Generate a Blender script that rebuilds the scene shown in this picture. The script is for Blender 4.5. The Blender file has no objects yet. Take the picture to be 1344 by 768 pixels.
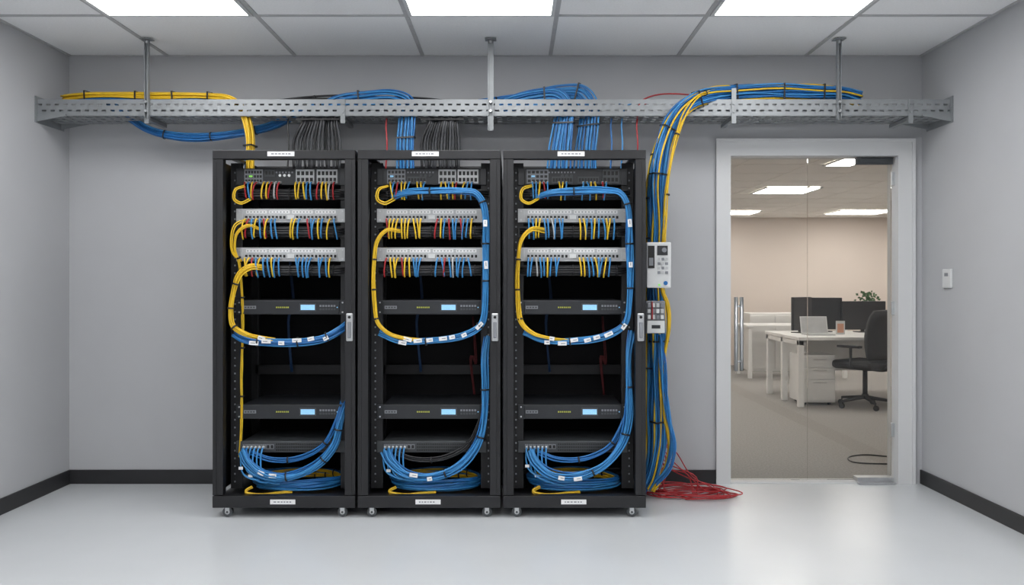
import bpy, math, random
from mathutils import Vector, Matrix
random.seed(7)
C = bpy.context.scene.collection
F = 1100.0; VX = 675.0; VY = 372.0; CH = 1.307
YW = 5.47; XL = -2.905; XR = 2.66; ZC = 2.794
YF = 4.67
RX = [-1.284, -0.475, 0.336]
def rz(py, d): return CH - (py - VY) * d / F
def rx(px, d): return (px - VX) * d / F
def P(px, py, d): return Vector((rx(px, d), d, rz(py, d)))

# ---------------------------------------------------------------- materials
MATS = {}
def mat(name, col, rough=0.5, metal=0.0, var=0.06, scale=20.0, emis=0.0, bump=0.0, spec=0.5, coat=0.0):
    m = bpy.data.materials.new(name); m.use_nodes = True
    nt = m.node_tree; b = nt.nodes['Principled BSDF']
    tc = nt.nodes.new('ShaderNodeTexCoord'); n = nt.nodes.new('ShaderNodeTexNoise')
    n.inputs['Scale'].default_value = scale; n.inputs['Detail'].default_value = 4
    nt.links.new(tc.outputs['Object'], n.inputs['Vector'])
    r = nt.nodes.new('ShaderNodeValToRGB')
    r.color_ramp.elements[0].position = 0.3; r.color_ramp.elements[1].position = 0.7
    r.color_ramp.elements[0].color = (*[max(0, c * (1 - var)) for c in col], 1)
    r.color_ramp.elements[1].color = (*[min(1, c * (1 + var)) for c in col], 1)
    nt.links.new(n.outputs['Fac'], r.inputs['Fac']); nt.links.new(r.outputs['Color'], b.inputs['Base Color'])
    b.inputs['Roughness'].default_value = rough; b.inputs['Metallic'].default_value = metal
    b.inputs['Specular IOR Level'].default_value = spec
    b.inputs['Coat Weight'].default_value = coat
    if emis > 0:
        nt.links.new(r.outputs['Color'], b.inputs['Emission Color']); b.inputs['Emission Strength'].default_value = emis
    if bump > 0:
        bp = nt.nodes.new('ShaderNodeBump'); bp.inputs['Strength'].default_value = bump; bp.inputs['Distance'].default_value = 0.01
        nt.links.new(n.outputs['Fac'], bp.inputs['Height']); nt.links.new(bp.outputs['Normal'], b.inputs['Normal'])
    MATS[name] = m
    return m
WALL = mat('wall_paint', (0.47, 0.475, 0.49), 0.7, var=0.015, scale=3, bump=0.015)
FLOOR = mat('epoxy_floor', (0.60, 0.62, 0.635), 0.25, var=0.02, scale=2.2, spec=0.85)
CEIL = mat('ceiling_tile', (0.93, 0.935, 0.94), 0.9, var=0.03, scale=90, bump=0.1)
CGRID = mat('ceiling_grid_metal', (0.48, 0.48, 0.49), 0.5)
BASE = mat('black_skirting', (0.02, 0.02, 0.022), 0.45)
PANEL = mat('light_diffuser', (1, 1, 1), 0.5, var=0.0, emis=8.8)
OPANEL = mat('office_light_diffuser', (1, 0.95, 0.89), 0.5, var=0.0, emis=12.0)
BLACK = mat('rack_black', (0.010, 0.010, 0.012), 0.42)
BLACK2 = mat('rack_inner_black', (0.003, 0.003, 0.004), 0.7, spec=0.2)
RAIL = mat('rail_dark', (0.010, 0.010, 0.012), 0.55)
DEV = mat('device_dark', (0.020, 0.022, 0.026), 0.4)
DEV2 = mat('device_trim', (0.055, 0.06, 0.065), 0.4)
HOLE = mat('port_black', (0.004, 0.004, 0.004), 0.5)
LGREY = mat('panel_light_grey', (0.50, 0.51, 0.52), 0.4)
MGREY = mat('panel_mid_grey', (0.22, 0.23, 0.25), 0.4)
SILV = mat('silver', (0.62, 0.63, 0.64), 0.32, 0.85)
ALU = mat('door_frame_aluminium', (0.66, 0.665, 0.67), 0.55, 0.0, var=0.005, scale=1.0, spec=0.3)
GALV = mat('galvanised_steel', (0.29, 0.305, 0.315), 0.5, 0.4, var=0.06, scale=12)
WHITE = mat('white_label', (0.8, 0.8, 0.8), 0.5, var=0.02)
WPL = mat('white_plastic', (0.66, 0.67, 0.67), 0.45, var=0.02)
LCD = mat('lcd_blue', (0.25, 0.50, 0.72), 0.3, emis=0.55, var=0.1, scale=200)
GRN = mat('led_green', (0.25, 0.7, 0.1), 0.3, emis=0.6)
YTXT = mat('yellow_marking', (0.42, 0.44, 0.06), 0.4, emis=0.05)
CY = mat('yellow_cable_jacket', (0.78, 0.50, 0.02), 0.42, var=0.1)
CB = mat('blue_cable_jacket', (0.014, 0.14, 0.40), 0.4, var=0.12)
CB2 = mat('light_blue_cable_jacket', (0.04, 0.24, 0.54), 0.4, var=0.1)
CR = mat('red_cable_jacket', (0.38, 0.016, 0.022), 0.42, var=0.1)
CRD = mat('shaded_red_cable_jacket', (0.10, 0.007, 0.009), 0.5, var=0.1)  # red jacket darkened in its colour to stand in for rack shade
CBD = mat('shaded_blue_cable_jacket', (0.007, 0.04, 0.12), 0.5, var=0.1)  # blue jacket with the shade deep in the racks put into its colour
CK = mat('black_cable_jacket', (0.014, 0.014, 0.016), 0.4)
CG = mat('charcoal_cable_jacket', (0.05, 0.052, 0.058), 0.45)
CW = mat('grey_cable_jacket', (0.45, 0.46, 0.47), 0.45)
CARPET = mat('office_carpet', (0.30, 0.285, 0.27), 0.95, var=0.16, scale=70, bump=0.25)
OWALL = mat('office_wall', (0.70, 0.62, 0.565), 0.8, var=0.02, scale=2)
OCEIL = mat('office_ceiling', (0.86, 0.83, 0.79), 0.9, var=0.03, scale=60)
DESKW = mat('desk_white', (0.82, 0.82, 0.81), 0.4, var=0.02)
CHB = mat('chair_black', (0.015, 0.015, 0.017), 0.7)
SCRN = mat('monitor_black', (0.012, 0.012, 0.014), 0.3)
LEAF = mat('leaf_green', (0.05, 0.13, 0.04), 0.5, var=0.3)
POT = mat('pot_white', (0.6, 0.6, 0.58), 0.5)
WOODC = mat('tan_card', (0.6, 0.3, 0.2), 0.6)
def glass():
    m = bpy.data.materials.new('door_glass'); m.use_nodes = True; nt = m.node_tree
    for n in list(nt.nodes): nt.nodes.remove(n)
    out = nt.nodes.new('ShaderNodeOutputMaterial'); mix = nt.nodes.new('ShaderNodeMixShader')
    t = nt.nodes.new('ShaderNodeBsdfTransparent'); t.inputs[0].default_value = (0.975, 0.985, 0.98, 1)
    g = nt.nodes.new('ShaderNodeBsdfGlossy'); g.inputs['Roughness'].default_value = 0.02
    fr = nt.nodes.new('ShaderNodeFresnel'); fr.inputs['IOR'].default_value = 1.42
    no = nt.nodes.new('ShaderNodeTexNoise'); no.inputs['Scale'].default_value = 2
    mm = nt.nodes.new('ShaderNodeMath'); mm.operation = 'MULTIPLY_ADD'; mm.inputs[1].default_value = 0.01
    nt.links.new(no.outputs['Fac'], mm.inputs[0]); nt.links.new(fr.outputs[0], mm.inputs[2])
    nt.links.new(mm.outputs[0], mix.inputs[0]); nt.links.new(t.outputs[0], mix.inputs[1]); nt.links.new(g.outputs[0], mix.inputs[2])
    nt.links.new(mix.outputs[0], out.inputs[0]); return m
GLASS = glass()

# ---------------------------------------------------------------- mesh builder
ORG = {}
def catmull(pts, n=8):
    pts = [Vector(p) for p in pts]
    if len(pts) < 3: return pts
    q = [pts[0] * 2 - pts[1]] + pts + [pts[-1] * 2 - pts[-2]]
    out = []
    for i in range(1, len(q) - 2):
        p0, p1, p2, p3 = q[i-1], q[i], q[i+1], q[i+2]
        t0 = 0; t1 = t0 + max(1e-4, (p1-p0).length) ** .5; t2 = t1 + max(1e-4, (p2-p1).length) ** .5; t3 = t2 + max(1e-4, (p3-p2).length) ** .5
        for k in range(n):
            t = t1 + (t2 - t1) * k / n
            a1 = p0*((t1-t)/(t1-t0)) + p1*((t-t0)/(t1-t0)); a2 = p1*((t2-t)/(t2-t1)) + p2*((t-t1)/(t2-t1)); a3 = p2*((t3-t)/(t3-t2)) + p3*((t-t2)/(t3-t2))
            b1 = a1*((t2-t)/(t2-t0)) + a2*((t-t0)/(t2-t0)); b2 = a2*((t3-t)/(t3-t1)) + a3*((t-t1)/(t3-t1))
            out.append(b1*((t2-t)/(t2-t1)) + b2*((t-t1)/(t2-t1)))
    out.append(pts[-1]); return out
def frames(pts, ref=(0, 1, 0)):
    fr = []; n = None; T = None
    for i, p in enumerate(pts):
        t = (pts[min(i+1, len(pts)-1)] - pts[max(i-1, 0)])
        t = t.normalized() if t.length > 1e-9 else (T or Vector((0, 0, 1)))
        if n is None:
            r = Vector(ref); n = r - t * r.dot(t)
            if n.length < 1e-3: r = Vector((1, 0, 0)); n = r - t * r.dot(t)
        else: n = n - t * n.dot(t)
        n.normalize(); T = t
        fr.append((p, t, n.copy(), t.cross(n)))
    return fr
class MB:
    def __init__(s): s.v = []; s.f = []; s.m = []; s.s = []
    def _add(s, vs, fs, m, sm):
        o = len(s.v); s.v += [Vector(v) for v in vs]
        for i, f in enumerate(fs):
            s.f.append([o + k for k in f]); s.m.append(m); s.s.append(sm[i] if isinstance(sm, list) else sm)
    def box(s, x0, x1, y0, y1, z0, z1, m=0, M=None):
        vs = [Vector((x, y, z)) for z in (z0, z1) for y in (y0, y1) for x in (x0, x1)]
        if M: vs = [M @ v for v in vs]
        s._add(vs, [(0,2,3,1),(4,5,7,6),(0,1,5,4),(2,6,7,3),(0,4,6,2),(1,3,7,5)], m, False); return s
    def tube(s, pts, r, seg=8, m=0, ref=(0,1,0), r2=None):
        fr = frames([Vector(p) for p in pts], ref); vs = []; fs = []; n = len(fr)
        for i, (p, t, a, b) in enumerate(fr):
            rr = r if r2 is None else r + (r2 - r) * i / (n - 1)
            for k in range(seg):
                q = 2*math.pi*k/seg; vs.append(p + a*math.cos(q)*rr + b*math.sin(q)*rr)
        for i in range(n-1):
            for k in range(seg):
                fs.append((i*seg+k, i*seg+(k+1)%seg, (i+1)*seg+(k+1)%seg, (i+1)*seg+k))
        sm = [True]*len(fs)
        fs.append(tuple(range(seg-1, -1, -1))); fs.append(tuple((n-1)*seg+k for k in range(seg))); sm += [False, False]
        s._add(vs, fs, m, sm); return s
    def cyl(s, p0, p1, r, seg=16, m=0, r2=None): return s.tube([Vector(p0), Vector(p1)], r, seg, m, r2=r2)
    def ring(s, c, nrm, R, r, seg=20, cs=6, m=0, hw=None):
        nrm = Vector(nrm).normalized(); a = nrm.orthogonal().normalized(); b = nrm.cross(a); vs = []; fs = []
        for i in range(seg):
            q = 2*math.pi*i/seg; d = a*math.cos(q)+b*math.sin(q)
            for k in range(cs):
                w = 2*math.pi*k/cs; vs.append(Vector(c)+d*(R+r*math.cos(w))+nrm*((hw or r)*math.sin(w)))
        for i in range(seg):
            for k in range(cs): fs.append((i*cs+k, ((i+1)%seg)*cs+k, ((i+1)%seg)*cs+(k+1)%cs, i*cs+(k+1)%cs))
        s._add(vs, fs, m, True); return s
    def lathe(s, prof, c=(0,0,0), seg=24, m=0):
        vs = []; fs = []; n = len(prof)
        for r, z in prof:
            for k in range(seg):
                q = 2*math.pi*k/seg; vs.append((c[0]+r*math.cos(q), c[1]+r*math.sin(q), c[2]+z))
        for i in range(n-1):
            for k in range(seg): fs.append((i*seg+k, i*seg+(k+1)%seg, (i+1)*seg+(k+1)%seg, (i+1)*seg+k))
        s._add(vs, fs, m, True); return s
    def prism(s, poly, axis, a0, a1, m=0):
        def mk(u, v, a): return {'x': (a, u, v), 'y': (u, a, v), 'z': (u, v, a)}[axis]
        n = len(poly); vs = [mk(u, v, a0) for u, v in poly] + [mk(u, v, a1) for u, v in poly]
        fs = [tuple(range(n-1,-1,-1)), tuple(range(n, 2*n))] + [(i, (i+1)%n, n+(i+1)%n, n+i) for i in range(n)]
        s._add(vs, fs, m, False); return s
    def mesh(s, name, mats, org=Vector((0,0,0))):
        me = bpy.data.meshes.new(name); me.from_pydata([v - org for v in s.v], [], s.f)
        for m in (mats if isinstance(mats, (list, tuple)) else [mats]): me.materials.append(m)
        for p, mi, sm in zip(me.polygons, s.m, s.s): p.material_index = mi; p.use_smooth = sm
        me.update(); return me
    def build(s, name, mats, parent=None, bevel=0, org=None, label=None, cat=None, group=None, kind=None):
        if parent is not None: org = ORG[parent.name]
        elif org is None:
            mn = [min(v[i] for v in s.v) for i in range(3)]; mx = [max(v[i] for v in s.v) for i in range(3)]
            org = Vector(((mn[0]+mx[0])/2, (mn[1]+mx[1])/2, mn[2]))
        org = Vector(org)
        o = bpy.data.objects.new(name, s.mesh(name, mats, org)); C.objects.link(o)
        if parent is not None: o.parent = parent
        else: o.location = org
        ORG[o.name] = org
        if bevel:
            b = o.modifiers.new('bevel', 'BEVEL'); b.width = bevel; b.segments = 2; b.limit_method = 'ANGLE'
        tag(o, label, cat, group, kind); return o
def tag(o, label=None, cat=None, group=None, kind=None):
    if label: o['label'] = label
    if cat: o['category'] = cat
    if group: o['group'] = group
    if kind: o['kind'] = kind
    return o
def thing(name, label, cat, loc, group=None, kind=None):
    o = bpy.data.objects.new(name, None); o.empty_display_size = 0.1; C.objects.link(o); o.location = loc
    ORG[o.name] = Vector(loc); return tag(o, label, cat, group, kind)
def inst(mesh, name, parent, wloc):
    o = bpy.data.objects.new(name, mesh); C.objects.link(o); o.parent = parent
    o.location = Vector(wloc) - ORG[parent.name]; ORG[o.name] = Vector(wloc); return o

# ---------------------------------------------------------------- room shell
S = 'structure'
MB().box(XL-0.15, XR+0.15, -1.6, YW, -0.1, 0).build('floor', FLOOR, kind=S)
DX0, DX1, DZ = 1.318, 2.60, 2.242
IX0, IX1, IZ = 1.408, 2.497, 2.138
w = MB(); w.box(XL-0.15, DX0+0.03, YW, YW+0.12, 0, ZC); w.box(DX1-0.03, XR+0.15, YW, YW+0.12, 0, ZC); w.box(DX0+0.03, DX1-0.03, YW, YW+0.12, DZ-0.03, ZC)
w.build('wall_back', WALL, kind=S)
MB().box(XL-0.15, XL, -1.6, YW, 0, ZC).build('wall_left', WALL, kind=S)
MB().box(XR, XR+0.15, -1.6, YW, 0, ZC).build('wall_right', WALL, kind=S)
MB().box(XL-0.15, XR+0.15, -1.75, -1.6, 0, ZC).build('wall_front', WALL, kind=S)
BH = 0.092
MB().box(XL, DX0, YW-0.014, YW, 0, BH).build('baseboard_back', BASE, bevel=0.003, kind=S)
MB().box(XL, XL+0.014, -1.6, YW-0.014, 0, BH).build('baseboard_left', BASE, bevel=0.003, kind=S)
MB().box(XR-0.014, XR, -1.6, YW, 0, BH).build('baseboard_right', BASE, bevel=0.003, kind=S)
# ceiling with grid
TG = 0.832; gx = [-0.597 + TG*k for k in range(-3, 5)]; gy = [YW - 0.826*k for k in range(0, 9)]
ce = MB().box(XL-0.15, XR+0.15, -1.75, YW+0.12, ZC, ZC+0.1).build('ceiling', CEIL, kind=S)
g = MB()
for x in gx:
    if XL < x < XR: g.box(x-0.012, x+0.012, -1.6, YW, ZC-0.006, ZC)
for y in gy: g.box(XL, XR, y-0.012, y+0.012, ZC-0.0055, ZC)
g.box(XL, XL+0.02, -1.6, YW, ZC-0.007, ZC); g.box(XR-0.02, XR, -1.6, YW, ZC-0.007, ZC)
g.build('ceiling_grid', CGRID, parent=ce)
names = {0: 'leftmost bright square ceiling light panel, above the left rack side of room', 1: 'middle bright square ceiling light panel, above the middle rack', 2: 'rightmost bright square ceiling light panel, on the glass door side'}
for r in range(4):
    y1 = gy[1+2*r]; y0 = y1 - 0.826
    for k, x0 in enumerate((-0.597-2*TG, -0.597, -0.597+2*TG)):
        c = (x0+TG/2, (y0+y1)/2, ZC-0.02)
        if r == 0: t = thing('ceiling_light', names[k], 'ceiling light', c, 'ceiling light panels')
        else: t = thing('ceiling_light', 'unseen square ceiling light panel added to light the room, nearer than the front row', 'ceiling light', c, 'added unseen ceiling light panels above and behind the viewer')  # rows past the first are unseen, added to light the room
        a, b2, e, d = x0+0.014, x0+TG-0.014, y0+0.014, y1-0.014
        fr = MB(); fr.box(a, b2, e, e+0.02, ZC-0.014, ZC); fr.box(a, b2, d-0.02, d, ZC-0.014, ZC); fr.box(a, a+0.02, e+0.02, d-0.02, ZC-0.014, ZC); fr.box(b2-0.02, b2, e+0.02, d-0.02, ZC-0.014, ZC)
        fr.build('frame', WPL, t)
        MB().box(a+0.02, b2-0.02, e+0.02, d-0.02, ZC-0.010, ZC-0.001).build('diffuser', PANEL, t)

# ---------------------------------------------------------------- glass door
dr = thing('door_1', None, None, ((DX0+DX1)/2, YW, 0), kind=S)
for (a, b, z0, z1) in ((DX0, IX0, 0, DZ), (IX1, DX1, 0, DZ), (IX0, IX1, IZ, DZ)):
    MB().box(a, b, YW-0.02, YW+0.14, z0, z1).build('door_frame', ALU, dr)
f = MB(); f.box(DX0-0.006, DX0+0.014, YW-0.03, YW-0.0205, 0, DZ+0.006); f.box(DX1-0.014, DX1+0.006, YW-0.03, YW-0.0205, 0, DZ+0.006); f.box(DX0+0.014, DX1-0.014, YW-0.03, YW-0.0205, DZ-0.014, DZ+0.006)
f.build('frame_trim', ALU, dr)
XM = rx(1060, 5.53)
MB().box(IX0+0.004, XM-0.003, YW+0.05, YW+0.06, 0.012, IZ-0.004).build('glass_panel', GLASS, dr)
MB().box(XM+0.003, IX1-0.008, YW+0.062, YW+0.072, 0.012, IZ-0.004).build('glass_panel', GLASS, dr)
h = MB(); hx = rx(971, 5.45)
for dx, yy in ((-0.018, 5.475), (0.022, 5.49)):
    h.cyl((hx+dx, yy, rz(487, 5.47)), (hx+dx, yy, rz(390, 5.47)), 0.0125)
for z in (rz(475, 5.47), rz(402, 5.47)):
    h.cyl((hx-0.018, 5.48, z), (hx+0.022, 5.485, z), 0.007); h.cyl((hx, 5.48, z), (hx, YW+0.05, z), 0.007)
h.build('pull_handle', SILV, dr, label='vertical steel pull handle')
c = MB(); c.box(IX1-0.25, IX1-0.01, YW+0.03, YW+0.062, IZ-0.05, IZ-0.004); c.box(IX1-0.23, IX1-0.05, YW+0.022, YW+0.03, IZ-0.042, IZ-0.012)
c.build('door_closer', DEV2, dr, bevel=0.003)
c = MB(); c.box(IX1-0.25, IX1-0.01, YW+0.02, YW+0.09, 0.006, 0.035); c.box(IX1-0.26, IX1-0.02, YW-0.035, YW+0.02, 0.0, 0.012)
c.build('floor_hinge', SILV, dr, bevel=0.003)
for z in (0.3, 1.1, 1.95): MB().box(IX1-0.022, IX1, YW+0.03, YW+0.05, z, z+0.09).build('hinge', SILV, dr, bevel=0.002)
MB().box(IX0, IX1, YW, YW+0.12, -0.05, 0.006).build('threshold', ALU, dr)

# ---------------------------------------------------------------- server racks
WH = 0.3975; PW = 0.058; RT = 2.05; RB = 0.056; YB = 5.37
side = ['left', 'middle', 'right']
def make_rack(i):
    X = RX[i]; t = thing('server_rack', f'tall black open-front server rack on casters, the {side[i]} one of three', 'server rack', (X, (YF+YB)/2, 0), 'black server racks')
    for sx in (-1, 1):
        a, b = sorted((sx*WH, sx*(WH-PW)))
        p = MB(); p.box(X+a, X+b, YF, YF+0.05, RB+0.07, RT-0.05)
        q = sx*(WH-0.02); p.box(X+q-0.002, X+q+0.002, YF-0.003, YF, RB+0.07, RT-0.05); p.build('front_post', BLACK, t, bevel=0.003)
        MB().box(X+a, X+b, YB-0.05, YB, RB+0.07, RT-0.05).build('rear_post', BLACK, t, bevel=0.003)
        a, b = sorted((sx*WH*0.998, sx*(WH-0.012)))
        MB().box(X+a, X+b, YF+0.05, YB-0.05, RB+0.07, RT-0.05).build('side_panel', BLACK, t)
        a, b = sorted((sx*0.283, sx*0.350)); m = MB().box(X+a, X+b, 4.832, 4.85, RB+0.07, RT-0.05)
        for k in range(42):
            z = 0.16+0.0445*k
            if z > 1.95: break
            u = 0.326
            m.box(X+sx*u-0.004, X+sx*u+0.004, 4.829, 4.832, z, z+0.009, 1)
            m.box(X+sx*u-0.003, X+sx*u+0.003, 4.829, 4.832, z+0.02, z+0.026, 2)
        m.build('mounting_rail', [RAIL, MGREY, HOLE], t)
    m = MB(); m.box(X-WH, X+WH, YF-0.004, YF+0.05, RT-0.05, RT); m.box(X-WH, X+WH, YB-0.05, YB, RT-0.05, RT)
    m.box(X-WH, X+WH, YF+0.05, 4.95, RT-0.012, RT); m.box(X-WH, X-WH+0.05, 4.95, YB-0.05, RT-0.012, RT); m.box(X+WH-0.05, X+WH, 4.95, YB-0.05, RT-0.012, RT)
    m.build('top_panel', BLACK, t, bevel=0.003)
    m = MB(); m.box(X-WH, X+WH, YF-0.004, YF+0.05, RB, RB+0.066); m.box(X-WH, X+WH, YB-0.05, YB, RB, RB+0.066); m.box(X-WH, X+WH, YF+0.05, YB-0.05, RB+0.026, RB+0.041)
    m.build('bottom_panel', BLACK, t, bevel=0.003)
    MB().box(X-WH+PW, X+WH-PW, YB-0.015, YB-0.005, RB+0.07, RT-0.05).build('back_panel', BLACK2, t)
    for z in (0.76, 1.62): MB().box(X-WH+PW-0.02, X+WH-PW+0.02, YB-0.05, YB-0.018, z-0.03, z+0.03).build('rear_crossbar', RAIL, t)
    hx = X+WH-0.030; hz = (rz(412, YF)+rz(447, YF))/2
    hd = MB().box(hx-0.019, hx+0.019, YF-0.014, YF, hz-0.078, hz+0.078).build('handle', SILV, t, bevel=0.006)
    MB().box(hx-0.009, hx+0.009, YF-0.026, YF-0.014, hz-0.06, hz+0.03).build('lever', MGREY, hd, bevel=0.004)
    MB().cyl((hx, YF-0.014, hz+0.056), (hx, YF-0.018, hz+0.056), 0.008).build('lock', HOLE, hd)
    for (zc, dx, wv) in ((RT-0.022, -0.02 if i else -0.015, 0.075), (RB+0.034, -0.005, 0.07)):
        lb = MB().box(X+dx-wv, X+dx+wv, YF-0.0065, YF-0.004, zc-0.013, zc+0.013)
        random.seed(i*7+int(zc*10)); x = X+dx-wv*0.72
        while x < X+dx+wv*0.6:
            l = random.uniform(0.006, 0.016); lb.box(x, x+l, YF-0.0072, YF-0.0065, zc-0.003, zc+0.003, 1); x += l+0.006
        lb.build('label_plate', [WHITE, MGREY], t)
    for sx in (-1, 1):
        for y in (YF+0.035, YB-0.06):
            cx = X+sx*0.322
            m = MB(); m.box(cx-0.024, cx+0.024, y-0.02, y+0.02, RB-0.004, RB); m.box(cx-0.012, cx+0.012, y-0.018, y-0.015, 0.026, RB-0.003); m.box(cx-0.012, cx+0.012, y+0.015, y+0.018, 0.026, RB-0.003)
            cs = m.build('caster', SILV, t)
            m = MB(); m.cyl((cx, y-0.0145, 0.0275), (cx, y+0.0145, 0.0275), 0.0275, 20); m.cyl((cx, y-0.0155, 0.0275), (cx, y+0.0155, 0.0275), 0.014, 16, 1); m.cyl((cx, y-0.02, 0.0275), (cx, y+0.02, 0.0275), 0.006, 10, 0)
            m.build('wheel', [DEV2, LGREY], cs)
    return t
for i in range(3): make_rack(i)

# ---------------------------------------------------------------- devices
DF = 4.82
def ears(m, X, z0, z1, mi=0):
    for sx in (-1, 1):
        a, b = sorted((sx*0.278, sx*0.315)); m.box(X+a, X+b, DF-0.002, DF+0.012, z0, z1, mi)
def screws(X, z0, z1, t):
    for sx in (-1, 1):
        for z in (z0+0.014, z1-0.014): MB().cyl((X+sx*0.297, DF-0.006, z), (X+sx*0.297, DF-0.002, z), 0.005, 8).build('ear_screw', SILV, t)
pm = MB(); pm.box(-0.0098, 0.0098, -0.006, 0, -0.013, 0.013, 0); pm.box(-0.0068, 0.0068, -0.0066, -0.006, -0.009, 0.007, 1); pm.box(-0.004, 0.004, -0.0067, -0.006, 0.007, 0.010, 1)
PORT = pm.mesh('port', [MGREY, HOLE])
pm = MB(); pm.box(-0.0098, 0.0098, -0.006, 0, -0.013, 0.013, 0); pm.box(-0.0068, 0.0068, -0.0066, -0.006, -0.009, 0.007, 1)
PORTL = pm.mesh('port', [LGREY, HOLE])
def port_x(X, k): return X - 0.262 + (k + 0.5) * 0.524/24 + (0.004 if k > 11 else -0.004)
def patch_panel(i, y0, y1, which):
    X = RX[i]; z0, z1 = rz(y1, DF), rz(y0, DF)
    t = thing('patch_bay', f'light grey {which} patch panel with one row of ports in the {side[i]} rack', 'patch panel', (X, DF, z0), 'light grey patch panels')
    m = MB().box(X-0.28, X+0.28, DF, DF+0.09, z0, z1); ears(m, X, z0, z1); m.build('body', LGREY, t, bevel=0.0015)
    screws(X, z0, z1, t)
    for k in range(24): inst(PORTL, 'port', t, (port_x(X, k), DF, z0+0.030))
    for k in range(4):
        a = X-0.262+k*0.1325
        lb = MB().box(a+0.004, a+0.122, DF-0.002, DF, z1-0.028, z1-0.010)
        for q in range(6): lb.box(a+0.010+q*0.019, a+0.018+q*0.019, DF-0.0026, DF-0.002, z1-0.022, z1-0.016, 1)
        lb.build('label_strip', [WHITE, MGREY], t)
    MB().box(X-0.02, X+0.02, DF-0.0085, DF, z0+0.018, z0+0.042).build('center_badge', WPL, t)
def manager(i, py, which):
    X = RX[i]; z = rz(py, DF)
    t = thing('cable_manager', f'black horizontal cable manager bar {which} in the {side[i]} rack', 'cable manager', (X, DF, z-0.03), 'black cable managers')
    m = MB().box(X-0.28, X+0.28, DF, DF+0.03, z-0.03, z+0.03); ears(m, X, z-0.03, z+0.03); m.build('back_plate', BLACK, t)
    for k, dz in enumerate((-0.013, 0.0, 0.014)):
        MB().tube(catmull([(X-0.32, DF+0.02, z+dz), (X-0.27, DF-0.02, z+dz), (X, DF-0.022, z+dz+0.002), (X+0.27, DF-0.02, z+dz), (X+0.325, DF+0.01, z+dz)]), 0.0065, 8).build('bar', CK, t)
    for k in range(5):
        x = X-0.25+k*0.125
        m = MB().tube(catmull([(x, DF, z+0.027), (x, DF-0.03, z+0.027), (x, DF-0.04, z+0.012), (x, DF-0.04, z-0.012), (x, DF-0.03, z-0.027), (x, DF, z-0.027)], 4), 0.0035, 6)
        m.build('cable_ring', RAIL, t)
def server(i, y0, y1, which):
    X = RX[i]; z0, z1 = rz(y1, DF), rz(y0, DF); zc = (z0+z1)/2
    t = thing('rack_server', f'slim black rack appliance with blue display, {which} of the {side[i]} rack', 'server', (X, DF, z0), 'slim black rack appliances')
    m = MB().box(X-0.28, X+0.28, DF, DF+0.42, z0, z1); m.box(X-0.278, X+0.278, DF-0.004, DF, z0+0.004, z1-0.004); ears(m, X, z0, z1); m.build('chassis', DEV, t, bevel=0.002)
    screws(X, z0, z1, t)
    lb = MB().box(X-0.27, X-0.20, DF-0.006, DF-0.004, zc-0.009, zc+0.009)
    for q in range(4): lb.box(X-0.265+q*0.016, X-0.254+q*0.016, DF-0.0068, DF-0.006, zc-0.004, zc+0.004, 1)
    lb.build('badge', [MGREY, DEV2], t)
    m = MB()
    for q in range(7): m.box(X-0.085+q*0.011, X-0.078+q*0.011, DF-0.006, DF-0.004, zc-0.004, zc+0.004)
    m.build('marking', YTXT, t)
    s = MB().box(X+0.05, X+0.145, DF-0.006, DF-0.004, zc-0.022, zc+0.022).build('display_bezel', DEV2, t)
    MB().box(X+0.057, X+0.138, DF-0.0075, DF-0.006, zc-0.015, zc+0.015).build('screen', LCD, s)
    m = MB()
    for q in range(6):
        for r in range(2): m.box(X+0.165+q*0.016, X+0.176+q*0.016, DF-0.006, DF-0.004, zc-0.016+r*0.019, zc-0.005+r*0.019, r % 2)
    m.build('button_cluster', [DEV2, MGREY], t)
    MB().box(X+0.264, X+0.27, DF-0.007, DF-0.004, zc-0.003, zc+0.003).build('status_light', LCD, t)
def module(t, x0, x1, z0, z1, mt, rows=2, cols=4):
    m = MB().box(x0, x1, DF-0.010, DF-0.004, z0, z1); w_ = (x1-x0-0.006)/cols; h_ = (z1-z0-0.006)/rows
    for r in range(rows):
        for q in range(cols):
            a = x0+0.003+q*w_; b = z0+0.003+r*h_
            m.box(a+w_*0.15, a+w_*0.85, DF-0.0106, DF-0.010, b+h_*0.2, b+h_*0.8, 1)
    return m.build('port_module', [mt, HOLE], t)
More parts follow.
